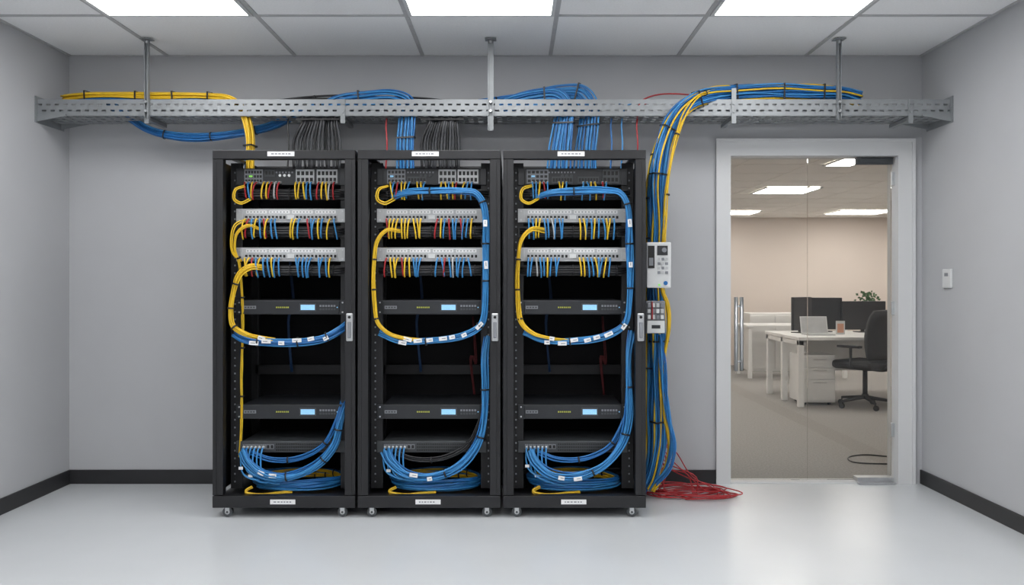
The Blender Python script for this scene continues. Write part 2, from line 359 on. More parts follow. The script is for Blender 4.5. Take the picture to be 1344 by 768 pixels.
def top_switch(i):
    X = RX[i]; z0, z1 = rz(243, DF), rz(221, DF)
    t = thing('network_switch', f'dark modular network switch at the top of the {side[i]} rack', 'network switch', (X, DF, z0), 'modular network switches')
    m = MB().box(X-0.28, X+0.28, DF, DF+0.4, z0, z1); m.box(X-0.278, X+0.278, DF-0.004, DF, z0+0.003, z1-0.003); ears(m, X, z0, z1); m.build('chassis', DEV, t, bevel=0.002)
    a, b = z0+0.008, z1-0.008; mm_ = (a+b)/2
    if i == 0:
        module(t, X-0.265, X-0.16, a, b, MGREY, 3, 6); module(t, X+0.03, X+0.135, a, b, LGREY); module(t, X+0.15, X+0.268, a, b, LGREY, 2, 5)
        module(t, X-0.15, X-0.09, mm_, b, DEV2, 1, 3)
    elif i == 1:
        module(t, X-0.255, X-0.15, a, b, MGREY, 3, 5); module(t, X-0.14, X-0.03, a, mm_, DEV2, 1, 6); module(t, X+0.04, X+0.14, a, b, LGREY); module(t, X+0.15, X+0.268, a, b, WPL, 2, 5)
    else:
        module(t, X-0.265, X-0.14, a, b, MGREY, 3, 5); module(t, X-0.12, X+0.0, a, mm_, DEV2, 1, 7); module(t, X+0.03, X+0.15, a, mm_, DEV2, 1, 7); module(t, X+0.17, X+0.265, a, b, DEV2, 2, 4)
    m = MB()
    for q in range(9):
        x = X-0.14+q*0.018; m.box(x, x+0.009, DF-0.007, DF-0.004, b-0.02, b-0.012)
    m.build('indicator_row', MGREY, t)
    for q in range(3): MB().cyl((X-0.06+q*0.026, DF-0.014, mm_+0.006), (X-0.06+q*0.026, DF-0.004, mm_+0.006), 0.008, 12).build('knob', SILV if i == 0 else DEV2, t)
    MB().box(X-0.238, X-0.218, DF-0.0125, DF-0.0105, mm_-0.004, mm_+0.006).build('status_light', GRN if i == 0 else LCD, t)
def low_switch(i):
    X = RX[i]; z0, z1 = rz(594, DF), rz(579, DF)
    t = thing('network_switch', f'low charcoal switch with vented front near the bottom of the {side[i]} rack', 'network switch', (X, DF, z0), 'vented lower switches')
    m = MB().box(X-0.28, X+0.28, DF, DF+0.35, z0, z1); ears(m, X, z0, z1); m.build('chassis', DEV2, t, bevel=0.002)
    m = MB()
    for r in range(3):
        for q in range(34): m.box(X-0.085+q*0.0105, X-0.079+q*0.0105, DF-0.003, DF, z0+0.010+r*0.017, z0+0.019+r*0.017)
    m.build('vent_grille', HOLE, t)
    for k in range(8): inst(PORT, 'port', t, (X-0.265+k*0.0225, DF, z0+0.034))
for i in range(3):
    top_switch(i); patch_panel(i, 274, 292, 'upper'); patch_panel(i, 325, 343, 'lower')
    manager(i, 255, 'below the top switch'); manager(i, 304, 'below the upper patch panel'); manager(i, 355, 'below the lower patch panel')
    server(i, 394, 413, 'upper one'); server(i, 531, 550, 'lower one'); low_switch(i)

# ---------------------------------------------------------------- patch cables
COL = {'y': ('yellow', CY), 'b': ('blue', CB2), 'r': ('red', CR), 'k': ('black', CK), 'w': ('grey', CW)}
def plugm():
    m = MB().box(-0.0055, 0.0055, -0.016, 0.004, -0.006, 0.006); m.box(-0.0045, 0.0045, -0.024, -0.016, -0.005, 0.005); return m.mesh('plug', [WPL])
PLUG = plugm()
def patch(i, k, ch, zt, zb, row):
    nm, mt = COL[ch]; X = RX[i]; x = port_x(X, k); random.seed(i*1000+k*31+int(zt*100))
    sk = random.uniform(-0.018, 0.018); dv = random.uniform(-0.008, 0.006)
    pts = [(x, DF-0.016, zt), (x, DF-0.036, zt-0.003), (x+sk*0.3, DF-0.052+dv, zt-0.022), (x+sk*0.8, DF-0.054+dv, (zt+zb)/2-0.012), (x+sk, DF-0.046, zb+0.012), (x+sk, DF-0.034, zb+dv)]
    o = MB().tube(catmull(pts, 4), 0.0046, 8).build('patch_cable', mt, org=Vector((x, DF-0.02, zt)), label=f'short {nm} patch cable hanging from {row} of the {side[i]} rack', cat='patch cable', group=f'{nm} patch cables at {row} of the {side[i]} rack')
    inst(PLUG, 'plug', o, (x, DF-0.006, zt))
rows = {
 'the top switch': (rz(240, DF), rz(262, DF), ['rbyr.yyrwr...yyybb.ryywr', '.ybryyb.yyb...yybyr.ybb.', '.bbyrb..yyb...bbyy.rb...']),
 'the upper patch panel': (rz(292, DF)+0.018, rz(313, DF), ['yrbybrybb...yyb.rbbyb.yb', 'ryyyyyyyyy...rybrbbrbby.', 'bbyybbwbbb...yybbybbyyb.']),
 'the lower patch panel': (rz(343, DF)+0.018, rz(363, DF), ['yyrbybbybb...bbbbb.bbby.', 'ryyyryybbb...bbrbwbbbb..', 'bbwbbybbb....yybbybbyb.'])}
for row, (zt, zb, pats) in rows.items():
    for i, pt in enumerate(pats):
        for k, ch in enumerate(pt):
            if ch != '.': patch(i, k, ch, zt, zb, row)
for i in range(3):
    X = RX[i]; z = rz(594, DF)+0.034
    for k in range(6):
        x = X-0.265+k*0.0225; random.seed(i*9+k)
        zb = z-0.11-0.006*k-random.uniform(0, 0.03)
        pts = [(x, DF-0.016, z), (x-0.002, DF-0.04, z-0.01), (x-0.004, DF-0.06, z-0.06), (x+0.012, DF-0.075, zb), (x+0.06, DF-0.085, zb-0.03), (x+0.11, DF-0.085, zb-0.038)]
        cp = catmull(pts, 5)
        o = MB().tube(cp, 0.0048, 8).build('patch_cable', CB2, org=Vector((x, DF-0.02, z)), label=f'short blue patch cable looping from the low vented switch of the {side[i]} rack', cat='patch cable', group=f'blue patch cables at the low switch of the {side[i]} rack')
        inst(PLUG, 'plug', o, (x, DF-0.006, z))
        if k % 2 == i % 2 or k == 3:
            q = cp[13+k % 3]; MB().box(q.x-0.012, q.x+0.012, q.y-0.009, q.y-0.006, q.z-0.008, q.z+0.008, 0).build('label_tag', WHITE, o)

# ---------------------------------------------------------------- cable bundles
def hexoff(n, s):
    pts = []
    for a in range(-6, 7):
        for b in range(-6, 7): pts.append(((a+b*0.5)*s, b*s*0.866))
    pts.sort(key=lambda p: (round(p[0]**2+p[1]**2, 9), math.atan2(p[1], p[0])))
    return pts[:n]
CNAME = {id(CY): 'yellow cable', id(CB): 'blue cable', id(CB2): 'blue cable', id(CR): 'red cable', id(CK): 'black cable', id(CG): 'charcoal cable'}
def bundle(label, pts, mats, sr=0.005, ties=(), tags=(), group=None, flat=None, twist=0.5, wob=0.45, seed=1, name='cable_bundle', n=8, cat='cable bundle', ref=(0,1,0), fan=None, seg=6, sq=1.0):
    random.seed(seed); cp = catmull(pts, n); fr = frames(cp, ref); N = len(mats)
    offs = flat if flat else sorted(hexoff(N, sr*2.1), key=lambda p: p[1])
    offs = [(u*sq, v/sq if not flat else v) for u, v in offs]
    L = [0]
    for a, b in zip(cp, cp[1:]): L.append(L[-1]+(b-a).length)
    org = min(cp, key=lambda p: p.z).copy()
    t = thing(name, label, cat, org, group)
    R = max(math.hypot(*o) for o in offs)+sr
    mixed = len({CNAME.get(id(m)) for m in mats}) > 1
    for (u, v), mt in zip(offs, mats):
        ph = random.uniform(0, 6.28); ph2 = random.uniform(0, 6.28); am = sr*wob
        ps = []
        for (p, tt, a, b), l in zip(fr, L):
            s = l/L[-1]; q = twist*s; k = 1.0 if not fan else fan[0]+(fan[1]-fan[0])*s
            uu = (u*math.cos(q)-v*math.sin(q))*k+am*math.sin(ph+l*9); vv = (u*math.sin(q)+v*math.cos(q))*k+am*math.sin(ph2+l*11)
            ps.append(p+a*uu+b*vv)
        o = MB().tube(ps, sr, seg).build('cable', mt, t)
        if mixed and id(mt) in CNAME: o['label'] = CNAME[id(mt)]
    for f_ in ties:
        j = min(range(len(L)), key=lambda q: abs(L[q]/L[-1]-f_)); p, tt, a, b = fr[j]
        if flat or sq != 1.0:
            m = MB()
            q = twist*f_; k = 1.0 if not fan else fan[0]+(fan[1]-fan[0])*f_
            a2 = a*math.cos(q)+b*math.sin(q); b2_ = b*math.cos(q)-a*math.sin(q)
            mx = Matrix(((*a2,), (*b2_,), (*tt,))).transposed().to_4x4(); mx.translation = p
            um = max(abs(o[0]) for o in offs)*k+sr+0.002; vm = max(abs(o[1]) for o in offs)*k+sr+0.002
            for (x0, x1, y0, y1) in ((-um-0.002, um+0.002, vm, vm+0.002), (-um-0.002, um+0.002, -vm-0.002, -vm), (um, um+0.002, -vm, vm), (-um-0.002, -um, -vm, vm)): m.box(x0, x1, y0, y1, -0.005, 0.005, 0, mx)
            m.build('cable_tie', CK, t)
        else: MB().ring(p, tt, R+0.0015, 0.0015, 18, 6, hw=0.0055).build('cable_tie', CK, t)
    for f_ in tags:
        j = min(range(len(L)), key=lambda q: abs(L[q]/L[-1]-f_)); p, tt, a, b = fr[j]
        ang = math.atan2(tt.z, tt.x)
        M = Matrix.Translation(p+Vector((0, -R*0.95, random.uniform(-0.5, 0.5)*R))) @ Matrix.Rotation(-ang+random.uniform(-.12, .12), 4, 'Y')
        w_ = random.uniform(0.014, 0.026)
        m = MB().box(-w_, w_, -0.003, 0.001, -0.011, 0.011, 0, M); m.box(-w_*0.7, w_*0.3, -0.0036, -0.003, -0.002, 0.002, 1, M)
        m.build('label_tag', [WHITE, MGREY], t)
    return t
c = [376, 564.3, 753.3]; LD = 4.712
for i in range(3):
    k = c[i]; sd = side[i]
    if i: bundle(f'yellow cable bundle looping down the left side of the {sd} rack', [P(k-38, 303, 4.79), P(k-56, 301, 4.75), P(k-69, 315, 4.735), P(k-73, 345, 4.73), P(k-73, 400, 4.72), P(k-69, 424, LD), P(k-54, 438, LD), P(k-32, 444, LD+0.006), P(k-8, 447, LD+0.02)], [CY]*7, sr=0.0040, ties=(0.3, 0.5, 0.66), tags=(0.9,), seed=i+3, group='yellow cable bundles in the racks', wob=1.0)
    if i == 0:
        bundle('yellow cable bundle looping down the left side of the left rack', [P(k-30, 352, 4.79), P(k-46, 351, 4.75), P(k-60, 360, 4.735), P(k-68, 382, 4.73), P(k-73, 408, 4.72), P(k-70, 428, LD), P(k-53, 439, LD), P(k-34, 444, LD+0.006), P(k-15, 447, LD+0.02)], [CY]*8, sr=0.0040, ties=(0.3, 0.5, 0.66), tags=(0.9,), seed=3, group='yellow cable bundles in the racks', wob=1.0)
        bundle('thin yellow cable group running down the left rail of the left rack', [P(k-34, 302, 4.79), P(k-50, 297, 4.75), P(k-64, 306, 4.74), P(k-67, 325, 4.76), P(k-60, 348, 4.79), P(k-57, 420, 4.82), P(k-58, 520, 4.82), P(k-60, 600, 4.82)], [CY]*3, sr=0.0036, ties=(0.2, 0.35, 0.55, 0.75), seed=31, wob=1.0)
        bundle('short yellow cable curve beside the patch panels of the left rack', [P(k-52, 290, 4.79), P(k-66, 296, 4.76), P(k-71, 315, 4.75), P(k-69, 332, 4.76), P(k-58, 342, 4.79)], [CY]*2, sr=0.0042, seed=33)
        bundle('blue cable bundle sagging across the left rack below the upper appliance', [P(k-68, 437, 4.735), P(k-55, 445, 4.725), P(k-25, 450, 4.72), P(k+15, 449, 4.72), P(k+50, 443, 4.725), P(k+70, 433, 4.75), P(k+82, 424, 4.80), P(k+88, 418, 4.86)], [CB, CB2]*7, ties=(0.2, 0.5, 0.7), tags=(0.18, 0.27, 0.38, 0.5, 0.6, 0.7), seed=5, sr=0.0048, wob=0.8)
    else:
        bundle(f'blue cable bundle framing the right side of the {sd} rack', [P(k-48, 258, 4.79), P(k-30, 253, 4.75), P(k, 251, 4.735), P(k+40, 250, 4.73), P(k+60, 253, 4.725), P(k+70, 268, 4.72), P(k+73, 320, 4.72), P(k+73, 395, 4.72), P(k+67, 425, 4.72), P(k+45, 440, 4.72), P(k, 448, 4.725), P(k-40, 447, 4.73), P(k-66, 436, 4.74)], [CB, CB2]*6, ties=(0.12, 0.3, 0.42, 0.55, 0.68, 0.85), tags=(0.36, 0.50, 0.68, 0.73, 0.77, 0.8, 0.84, 0.88, 0.92), seed=7+i, group='blue cable bundles in the racks', sr=0.0043, wob=0.9)
    bundle(f'short yellow cable pair curling left of the top switch in the {sd} rack', [P(k-46, 262, 4.79), P(k-60, 268, 4.75), P(k-70, 262, 4.74), P(k-68, 248, 4.745), P(k-55, 243, 4.77)], [CY]*2, seed=11+i, sr=0.0042, group='yellow curls beside the top switches')
    y0 = [528, 462, 455][i]
    lowp = [P(k+76, y0-20, 4.83), P(k+72, y0+10, 4.77)] if i else [P(k+90, 520, 4.88), P(k+78, 532, 4.80)]
    bundle(f'blue cable bundle sweeping down to the low switch of the {sd} rack', lowp+[P(k+71, 552, 4.735), P(k+62, 585, 4.73), P(k+38, 612, 4.725), P(k, 626, 4.72), P(k-32, 622, 4.72), P(k-52, 606, 4.735), P(k-58, 592, 4.765)], [CB, CB2]*6, ties=(0.25, 0.45, 0.68), tags=(0.75, 0.82), seed=17+i, group='blue cable curves at the bottom of the racks', sr=0.0050, fan=(0.8, 1.3), wob=1.0)
    m2 = [CB, CK, CB][i]; nm2 = ['blue', 'black', 'blue'][i]
    bundle(f'thin {nm2} cable group inside the lower blue curve of the {sd} rack', [P(k+76, 520, 4.86), P(k+66, 552, 4.79), P(k+48, 585, 4.77), P(k+15, 602, 4.765), P(k-20, 603, 4.765), P(k-46, 594, 4.78)], [m2]*4, ties=(0.4, 0.7), seed=23+i, group='thin cables inside the lower curves')
    X = RX[i]; pts = []
    for q in range(0, 48):
        a = -2.6+q*2*math.pi/15; rr = 1+0.05*math.sin(a*3.1+i)
        pts.append((X+0.255*rr*math.cos(a)+0.01, 4.94+0.16*rr*math.sin(a), RB+0.078+0.045*(q/47)+0.004*math.sin(q)))
    bundle(f'coil of blue and yellow cable lying on the floor of the {sd} rack', pts, [CY]*2+[CB, CB2]*3, ties=(0.2, 0.5, 0.8), seed=41+i, group='cable coils on the rack floors', sr=0.0055, n=4, ref=(0,0,1), cat='cable coil', name='cable_coil')
    bundle(f'yellow cables curled at the left of the floor coil in the {sd} rack', [P(k-44, 640, 4.76), P(k-52, 645, 4.745), P(k-35, 648, 4.74), P(k-10, 646, 4.75), P(k+8, 645, 4.77)], [CY]*3, seed=51+i, group='yellow curls on the rack floors', sr=0.0045)
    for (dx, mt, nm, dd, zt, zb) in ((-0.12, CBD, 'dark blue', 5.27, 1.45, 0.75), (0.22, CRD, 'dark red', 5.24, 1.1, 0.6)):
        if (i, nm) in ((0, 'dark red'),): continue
        bundle(f'thin {nm} cables, darkened for shade, hanging deep inside the {sd} rack', [(X+dx, dd, zt), (X+dx+0.015, dd, zt-0.3), (X+dx-0.01, dd, (zt+zb)/2), (X+dx+0.01, dd, zb)], [mt]*3, sr=0.004, seed=61+i, n=6, name='hanging_cable', cat='cable', group='thin cables hanging inside the racks')
# ---------------------------------------------------------------- cable tray
T0, T1 = 2.330, 2.424; YA, YZ = 5.10, 5.36
tr = thing('cable_tray', 'long galvanised perforated cable tray running wall to wall above the racks', 'cable tray', (0, 5.23, T0))
def rail(y0, y1, lipdir):
    m = MB(); zs = [T0, T0+0.023, T0+0.034, T0+0.060, T0+0.071, T1]
    for a in (0, 2, 4): m.box(XL+0.005, XR-0.005, y0, y1, zs[a], zs[a+1])
    x = XL+0.005; pitch = 0.052
    while x < XR-0.03:
        m.box(x, x+0.026, y0, y1, zs[1], zs[2]); m.box(x+pitch/2, min(XR-0.005, x+pitch/2+0.026), y0, y1, zs[3], zs[4]); x += pitch
    ly = sorted((y0, y0+lipdir*0.022))
    m.box(XL+0.005, XR-0.005, ly[0], ly[1], T1, T1+0.003); m.box(XL+0.005, XR-0.005, ly[0], ly[1], T0-0.003, T0)
    m.build('side_rail', GALV, tr)
rail(YA, YA+0.003, 1); rail(YZ, YZ+0.003, -1)
m = MB(); x = XL+0.01
while x < XR-0.02: m.box(x, x+0.03, YA, YZ, T0-0.005, T0-0.001); x += 0.06
for y in (5.16, 5.23, 5.30): m.box(XL+0.005, XR-0.005, y-0.011, y+0.011, T0-0.007, T0-0.005)
m.build('bottom_grid', GALV, tr)
for sx, xw in ((1, XL), (-1, XR)):
    m = MB(); a, b = sorted((xw, xw+sx*0.006)); m.box(a, b, YA-0.025, YZ+0.04, T0-0.045, T1+0.02)
    for y in (YA-0.006, YZ+0.006):
        m.prism([(xw, T0-0.04), (xw+sx*0.18, T0-0.005), (xw+sx*0.18, T0+0.006), (xw, T0+0.006)], 'y', y-0.003, y+0.003)
    for y in (YA-0.015, YZ+0.025): m.cyl((xw, y, T0+0.05), (xw+sx*0.012, y, T0+0.05), 0.008, 8)
    m.build('end_bracket', GALV, tr)
for px in (193, 450, 963, 1195):
    x = rx(px, YA); m = MB().box(x-0.014, x+0.014, YA-0.006, YA, T0-0.05, T1+(0.07 if px == 963 else 0.003)); m.box(x-0.014, x+0.014, YA, YZ, T0-0.03, T0-0.009)
    for z in (T0+0.02, T1-0.025): m.cyl((x, YA-0.011, z), (x, YA-0.006, z), 0.008, 6)
    m.build('support_bracket', GALV, tr)
for px, zb, wd in ((193, T0-0.02, 'left end near the left wall'), (644, 2.235, 'middle, between middle and right racks'), (1101, T0-0.03, 'right end above the glass door')):
    x = rx(px, 5.08); t = thing('tray_hanger', f'steel strut hanging the tray from the ceiling, {wd}', 'hanger', (x, 5.075, zb), 'ceiling struts of the cable tray')
    hw = 0.012 if px != 644 else 0.017
    m = MB().box(x-hw, x+hw, 5.088, 5.092, zb, ZC); m.box(x-hw, x-hw+0.004, 5.066, 5.088, zb, ZC); m.box(x+hw-0.004, x+hw, 5.066, 5.088, zb, ZC); m.build('strut', GALV, t)
    MB().box(x-0.034, x+0.034, 5.05, 5.11, ZC-0.012, ZC-0.006).build('ceiling_plate', GALV, t, bevel=0.002)
    for z in (T0+0.02, T1-0.02): MB().cyl((x, 5.056, z), (x, 5.10, z), 0.008, 6).build('bolt', SILV, t)
    MB().cyl((x, 5.08, ZC-0.03), (x, 5.08, ZC-0.006), 0.012, 6).build('bolt', SILV, t)
def Q(px, py, d=5.2): return P(px, py, d)
bundle('yellow and blue cable bundle on the tray dropping into the left rack', [Q(84, 130, 5.22), Q(120, 126, 5.18), Q(200, 127, 5.18), Q(270, 127, 5.18), Q(303, 132, 5.16), Q(320, 148, 5.15), Q(328, 178, 5.13), Q(328, 205, 5.12), Q(328, 225, 5.12)], [CB]*4+[CY]*11, sr=0.0062, ties=(0.1, 0.3, 0.45, 0.6, 0.9), seed=71, twist=0.2, sq=1.1)
bundle('blue cable bundle sagging below the left part of the tray', [Q(140, 135, 5.28), Q(165, 150, 5.26), Q(195, 170, 5.26), Q(240, 180, 5.26), Q(300, 177, 5.26), Q(355, 166, 5.26), Q(388, 150, 5.26), Q(415, 140, 5.27)], [CB, CB, CB2]*4, ties=(0.3, 0.5, 0.72), seed=72, sr=0.0058)
def fl(n, s): return [((q % 2)*s*0.9-s*0.45, (q-(n-1)/2)*s) for q in range(n)]
bundle('blue cable bundle resting on the tray and dropping into the middle rack', [Q(425, 143, 5.24), Q(445, 134, 5.22), Q(480, 129, 5.2), Q(515, 128, 5.18), Q(533, 136, 5.16), Q(534, 155, 5.14), Q(532, 190, 5.12), Q(532, 225, 5.12)], [CB2, CB]*5, flat=fl(10, 0.0118), sr=0.006, ties=(0.25, 0.6, 0.78), seed=73, twist=0, fan=(0.7, 1.05))
bundle('left one of two blue cable drops from tray into the right rack', [Q(655, 142, 5.24), Q(676, 134, 5.22), Q(705, 128, 5.2), Q(730, 128, 5.17), Q(740, 140, 5.15), Q(739, 165, 5.13), Q(735, 195, 5.12), Q(733, 225, 5.12)], [CB2, CB2, CB]*4, flat=fl(12, 0.0115), sr=0.006, ties=(0.35, 0.65), seed=74, twist=0, fan=(0.6, 1.15))
bundle('right one of two blue cable drops from tray into the right rack', [Q(700, 134, 5.27), Q(715, 126, 5.26), Q(740, 122, 5.24), Q(762, 124, 5.2), Q(772, 138, 5.17), Q(772, 165, 5.14), Q(769, 195, 5.13), Q(768, 225, 5.13)], [CB2, CB, CB2]*4, flat=fl(12, 0.0115), sr=0.006, ties=(0.35, 0.65), seed=75, twist=0, fan=(0.7, 1.15))
bundle('black and blue cable bundle lying in the tray between middle and right racks', [Q(545, 137, 5.25), Q(620, 137, 5.25), Q(680, 129, 5.27), Q(712, 127, 5.29), Q(760, 134, 5.30)], [CK]*9+[CB]*3, seed=76, ties=(0.5,), sr=0.006)
bundle('black cable bundle lying in the tray above the left and middle racks', [Q(330, 142, 5.27), Q(400, 133, 5.27), Q(520, 133, 5.27), Q(610, 140, 5.27)], [CK]*10, seed=77, ties=(0.3, 0.6), sr=0.007)
for (x0, x1, rk, sd_) in ((386, 446, 'left', 81), (554, 602, 'middle', 82)):
    n_ = 14; t = thing('cable_bundle', f'fan of charcoal power cables dropping from the tray into the {rk} rack', 'cable bundle', P((x0+x1)/2, 215, 5.15), 'charcoal power cable drops')
    random.seed(sd_)
    for q in range(n_):
        a = x0+(x1-x0)*q/(n_-1); b = (x0+x1)/2+(a-(x0+x1)/2)*0.75 + 4
        dd = 5.14+random.uniform(-.01, .03)
        MB().tube(catmull([P(b+18, 140, 5.24), P(b+5, 146, 5.2), P(b, 160, dd), P(a, 185, dd), P(a+random.uniform(-2, 2), 222, dd)], 6), 0.0085, 8).build('cable', CG if q % 3 else CK, t)
    p = P((x0+x1)/2+4, 158, 5.17); MB().box(p.x-0.13, p.x+0.13, p.y-0.045, p.y-0.041, p.z-0.006, p.z+0.006).build('cable_tie', CK, t)
for (px, mt, nm, wh, d1) in ((378, CK, 'black', 'left of the charcoal cables over the left rack', 0), (507, CR, 'red', 'over the left edge of the middle rack', 0), (802, CB, 'blue', 'left of the red one over the right rack', 0), (816, CB2, 'light blue', 'left of the red one, right rack', 6), (836, CR, 'red', 'over the right edge of the right rack', 0)):
    MB().tube(catmull([P(px+20+d1, 132, 5.2), P(px+6, 140, 5.18), P(px, 160, 5.16), P(px+1, 190, 5.14), P(px-1, 225, 5.13)], 6), 0.005, 8).build('hanging_cable', mt, label=f'single thin {nm} cable dropping from tray {wh}', cat='cable')
MB().tube(catmull([P(836, 160, 5.16), P(840, 135, 5.18), P(860, 125, 5.2), P(900, 124, 5.2), P(930, 130, 5.22)], 6), 0.005, 8).build('tray_cable', CR, label='red cable arching over the tray left of the big yellow and blue bundle', cat='cable')
# big right bundle
bundle('thick blue cable bundle with yellow strands dropping beside the right rack', [Q(1128, 131, 5.21), Q(1105, 124, 5.19), Q(1080, 122, 5.19), Q(1020, 121, 5.19), Q(965, 122, 5.17), Q(930, 126, 5.11), Q(903, 138, 5.04), Q(884, 158, 5.02), Q(871, 190, 5.02), Q(865, 235, 5.02), Q(864, 300, 5.03), Q(864, 380, 5.05), Q(865, 470, 5.05), Q(866, 540, 5.06), Q(865, 590, 5.07), Q(857, 625, 5.08), Q(849, 640, 5.09)], [CY]+[CB, CB2]*6+[CY]+[CB2, CB]*4+[CY]+[CB2, CB]*4+[CY]*2, sr=0.0058, ties=(0.07, 0.14, 0.22, 0.3, 0.38, 0.46, 0.62, 0.75, 0.88), seed=91, twist=-0.25, n=8, sq=0.75, wob=0.9)
bundle('yellow cable bundle bowing out right of the thick blue bundle', [Q(1128, 126, 5.28), Q(1100, 118, 5.26), Q(1060, 116, 5.25), Q(990, 115, 5.22), Q(940, 118, 5.13), Q(914, 130, 5.00), Q(898, 152, 4.97), Q(886, 185, 4.965), Q(878, 235, 4.965), Q(873, 290, 4.965), Q(868, 340, 4.975), Q(870, 380, 4.975), Q(877, 400, 4.975), Q(878, 430, 4.975), Q(872, 470, 4.985), Q(872, 540, 4.985), Q(879, 590, 4.995), Q(872, 620, 5.01), Q(856, 645, 5.04)], [CY]*4, sr=0.0042, ties=(0.1, 0.2, 0.3, 0.4, 0.5), seed=92, twist=0.4, wob=1.2)
bundle('blue and yellow cable bundle hugging the outer side of the right rack', [Q(930, 136, 5.2), Q(900, 147, 5.2), Q(876, 168, 5.16), Q(861, 200, 5.12), Q(854, 240, 5.11), Q(853, 300, 5.11), Q(853, 420, 5.11), Q(853, 540, 5.11), Q(853, 590, 5.11), Q(848, 630, 5.12), Q(842, 645, 5.13)], [CY]+[CB2, CB]*6, sr=0.006, ties=(0.2, 0.3, 0.4, 0.5, 0.7), seed=93, twist=0.3)
bundle('loose blue strands bowing outward low beside the right rack', [Q(866, 440, 5.02), Q(871, 490, 4.96), Q(878, 550, 4.95), Q(883, 585, 4.95), Q(877, 615, 4.97), Q(861, 635, 5.01)], [CB2, CB, CB2, CB, CB, CB2, CB], sr=0.005, seed=94, wob=1.6)
# red cables: emerge from behind the bundle, fan down to a loose tangle on the floor
for q in range(11):
    random.seed(711+q); U = random.uniform
    z = 0.006+0.0025*q
    cx, cy = U(0.98, 1.16), U(5.12, 5.27); ax, ay = U(0.14, 0.26), U(0.08, 0.14); a0 = U(2.4, 3.8); tn = U(0.6, 1.2)
    xs = U(0.78, 0.84)
    pts = [Vector((xs, 5.22+U(-.02, .03), 0.55+U(-.05, .15))), Vector((xs+0.06, 5.22, 0.36+U(-.04, .04))), Vector((xs+0.13+U(-.02, .05), 5.20, 0.22+U(-.05, .05)))]
    if q % 2: pts.append(Vector((xs+U(.20, .30), 5.16+U(-.05, .05), 0.09+U(0, .04)))); a0 = U(-1.2, -0.2)
    n_ = int(tn*9)+2
    for s_ in range(n_):
        a = a0+(1 if q % 3 else -1)*s_*2*math.pi/9; rr = 1+0.3*math.sin(1.7*a+q)
        pts.append(Vector((cx+ax*rr*math.cos(a), min(cy+ay*rr*math.sin(a), 5.42), z+0.004*math.sin(a*2+q)+0.004)))
    if q in (1, 4, 8): pts += [Vector((1.26, 5.05+0.03*q/4, 0.008)), Vector((1.38-0.01*q, 5.14+0.018*q, 0.006)), Vector((1.27, 5.24+0.01*q, 0.006)), Vector((1.10, 5.34, 0.006))]
    MB().tube(catmull(pts, 6), 0.0036, 7).build('network_cable', CR, label='red network cable spilling in loops on the floor right of the right rack', cat='cable', group='red cables tangled on the floor')

# ---------------------------------------------------------------- control panel on rack side
dC = 4.84
x0, x1, z0, z1 = rx(849, dC), rx(881, dC), rz(378, dC), rz(318, dC)
t = thing('control_panel', 'light grey keypad control box on the side of the right rack', 'control panel', ((x0+x1)/2, dC, z0))
m = MB().box(x0, x1, dC, dC+0.06, z0, z1); m.build('housing', WPL, t, bevel=0.006)
MB().box(RX[2]+WH, x0+0.03, dC+0.06, dC+0.075, z0+0.05, z1-0.05).build('mounting_bracket', SILV, t)
MB().box(x0+0.006, x0+0.044, dC-0.004, dC, z1-0.15, z1-0.02).build('screen_strip', HOLE, t)
MB().box(x0+0.012, x0+0.036, dC-0.006, dC-0.004, z1-0.135, z1-0.09).build('indicator', MGREY, t)
MB().box(x0+0.06, x0+0.12, dC-0.004, dC, z1-0.075, z1-0.02).build('display', DEV, t)
MB().cyl((x0+0.10, dC-0.006, z1-0.045), (x0+0.10, dC-0.004, z1-0.045), 0.014, 16).build('lens', MGREY, t)
for r in range(4):
    for q in range(3):
        MB().box(x0+0.062+q*0.022, x0+0.078+q*0.022, dC-0.005, dC, z1-0.105-r*0.026, z1-0.090-r*0.026).build('button', MGREY if (r+q) % 2 else LGREY, t)
MB().box(x0+0.066, x0+0.076, dC-0.006, dC, z0+0.012, z0+0.022).build('status_light', GRN, t)
MB().cyl((x0+0.108, dC-0.006, z0+0.028), (x0+0.108, dC, z0+0.028), 0.012, 16).build('dial', CB, t)
x0, x1, z0, z1 = rx(848, dC), rx(873, dC), rz(438, dC), rz(395, dC)
t = thing('junction_box', 'small terminal box with plugged connectors below the keypad control box', 'junction box', ((x0+x1)/2, dC, z0))
MB().box(x0, x1, dC, dC+0.05, z0, z1).build('housing', MGREY, t, bevel=0.003)
MB().box(RX[2]+WH, x0+0.03, dC+0.05, dC+0.065, z0+0.04, z1-0.04).build('mounting_bracket', SILV, t)
MB().box(x0+0.004, x1-0.004, dC-0.012, dC, z0+0.004, z0+0.075).build('cover', WPL, t, bevel=0.003)
MB().box(x0+0.03, x1-0.03, dC-0.014, dC-0.012, z0+0.03, z0+0.05).build('display', DEV, t)
for r in range(3):
    for q in range(4): MB().box(x0+0.006+q*0.025, x0+0.024+q*0.025, dC-0.018, dC, z0+0.085+r*0.034, z0+0.108+r*0.034).build('connector', [WPL, LGREY, MGREY][(r+q) % 3], t, bevel=0.002)
MB().box(x0+0.03, x0+0.036, dC-0.02, dC, z0+0.083, z1-0.004).build('ribbon', CR, t)

# ---------------------------------------------------------------- thermostat
z0, z1 = rz(378, 5.13), rz(353, 5.13)
t = thing('thermostat', 'small white thermostat on the right wall beside the glass door', 'thermostat', (XR, 5.13, z0))
MB().box(XR-0.016, XR, 5.08, 5.18, z0, z1).build('body', WPL, t, bevel=0.005)
MB().box(XR-0.018, XR-0.016, 5.11, 5.15, z1-0.045, z1-0.025).build('display', MGREY, t)

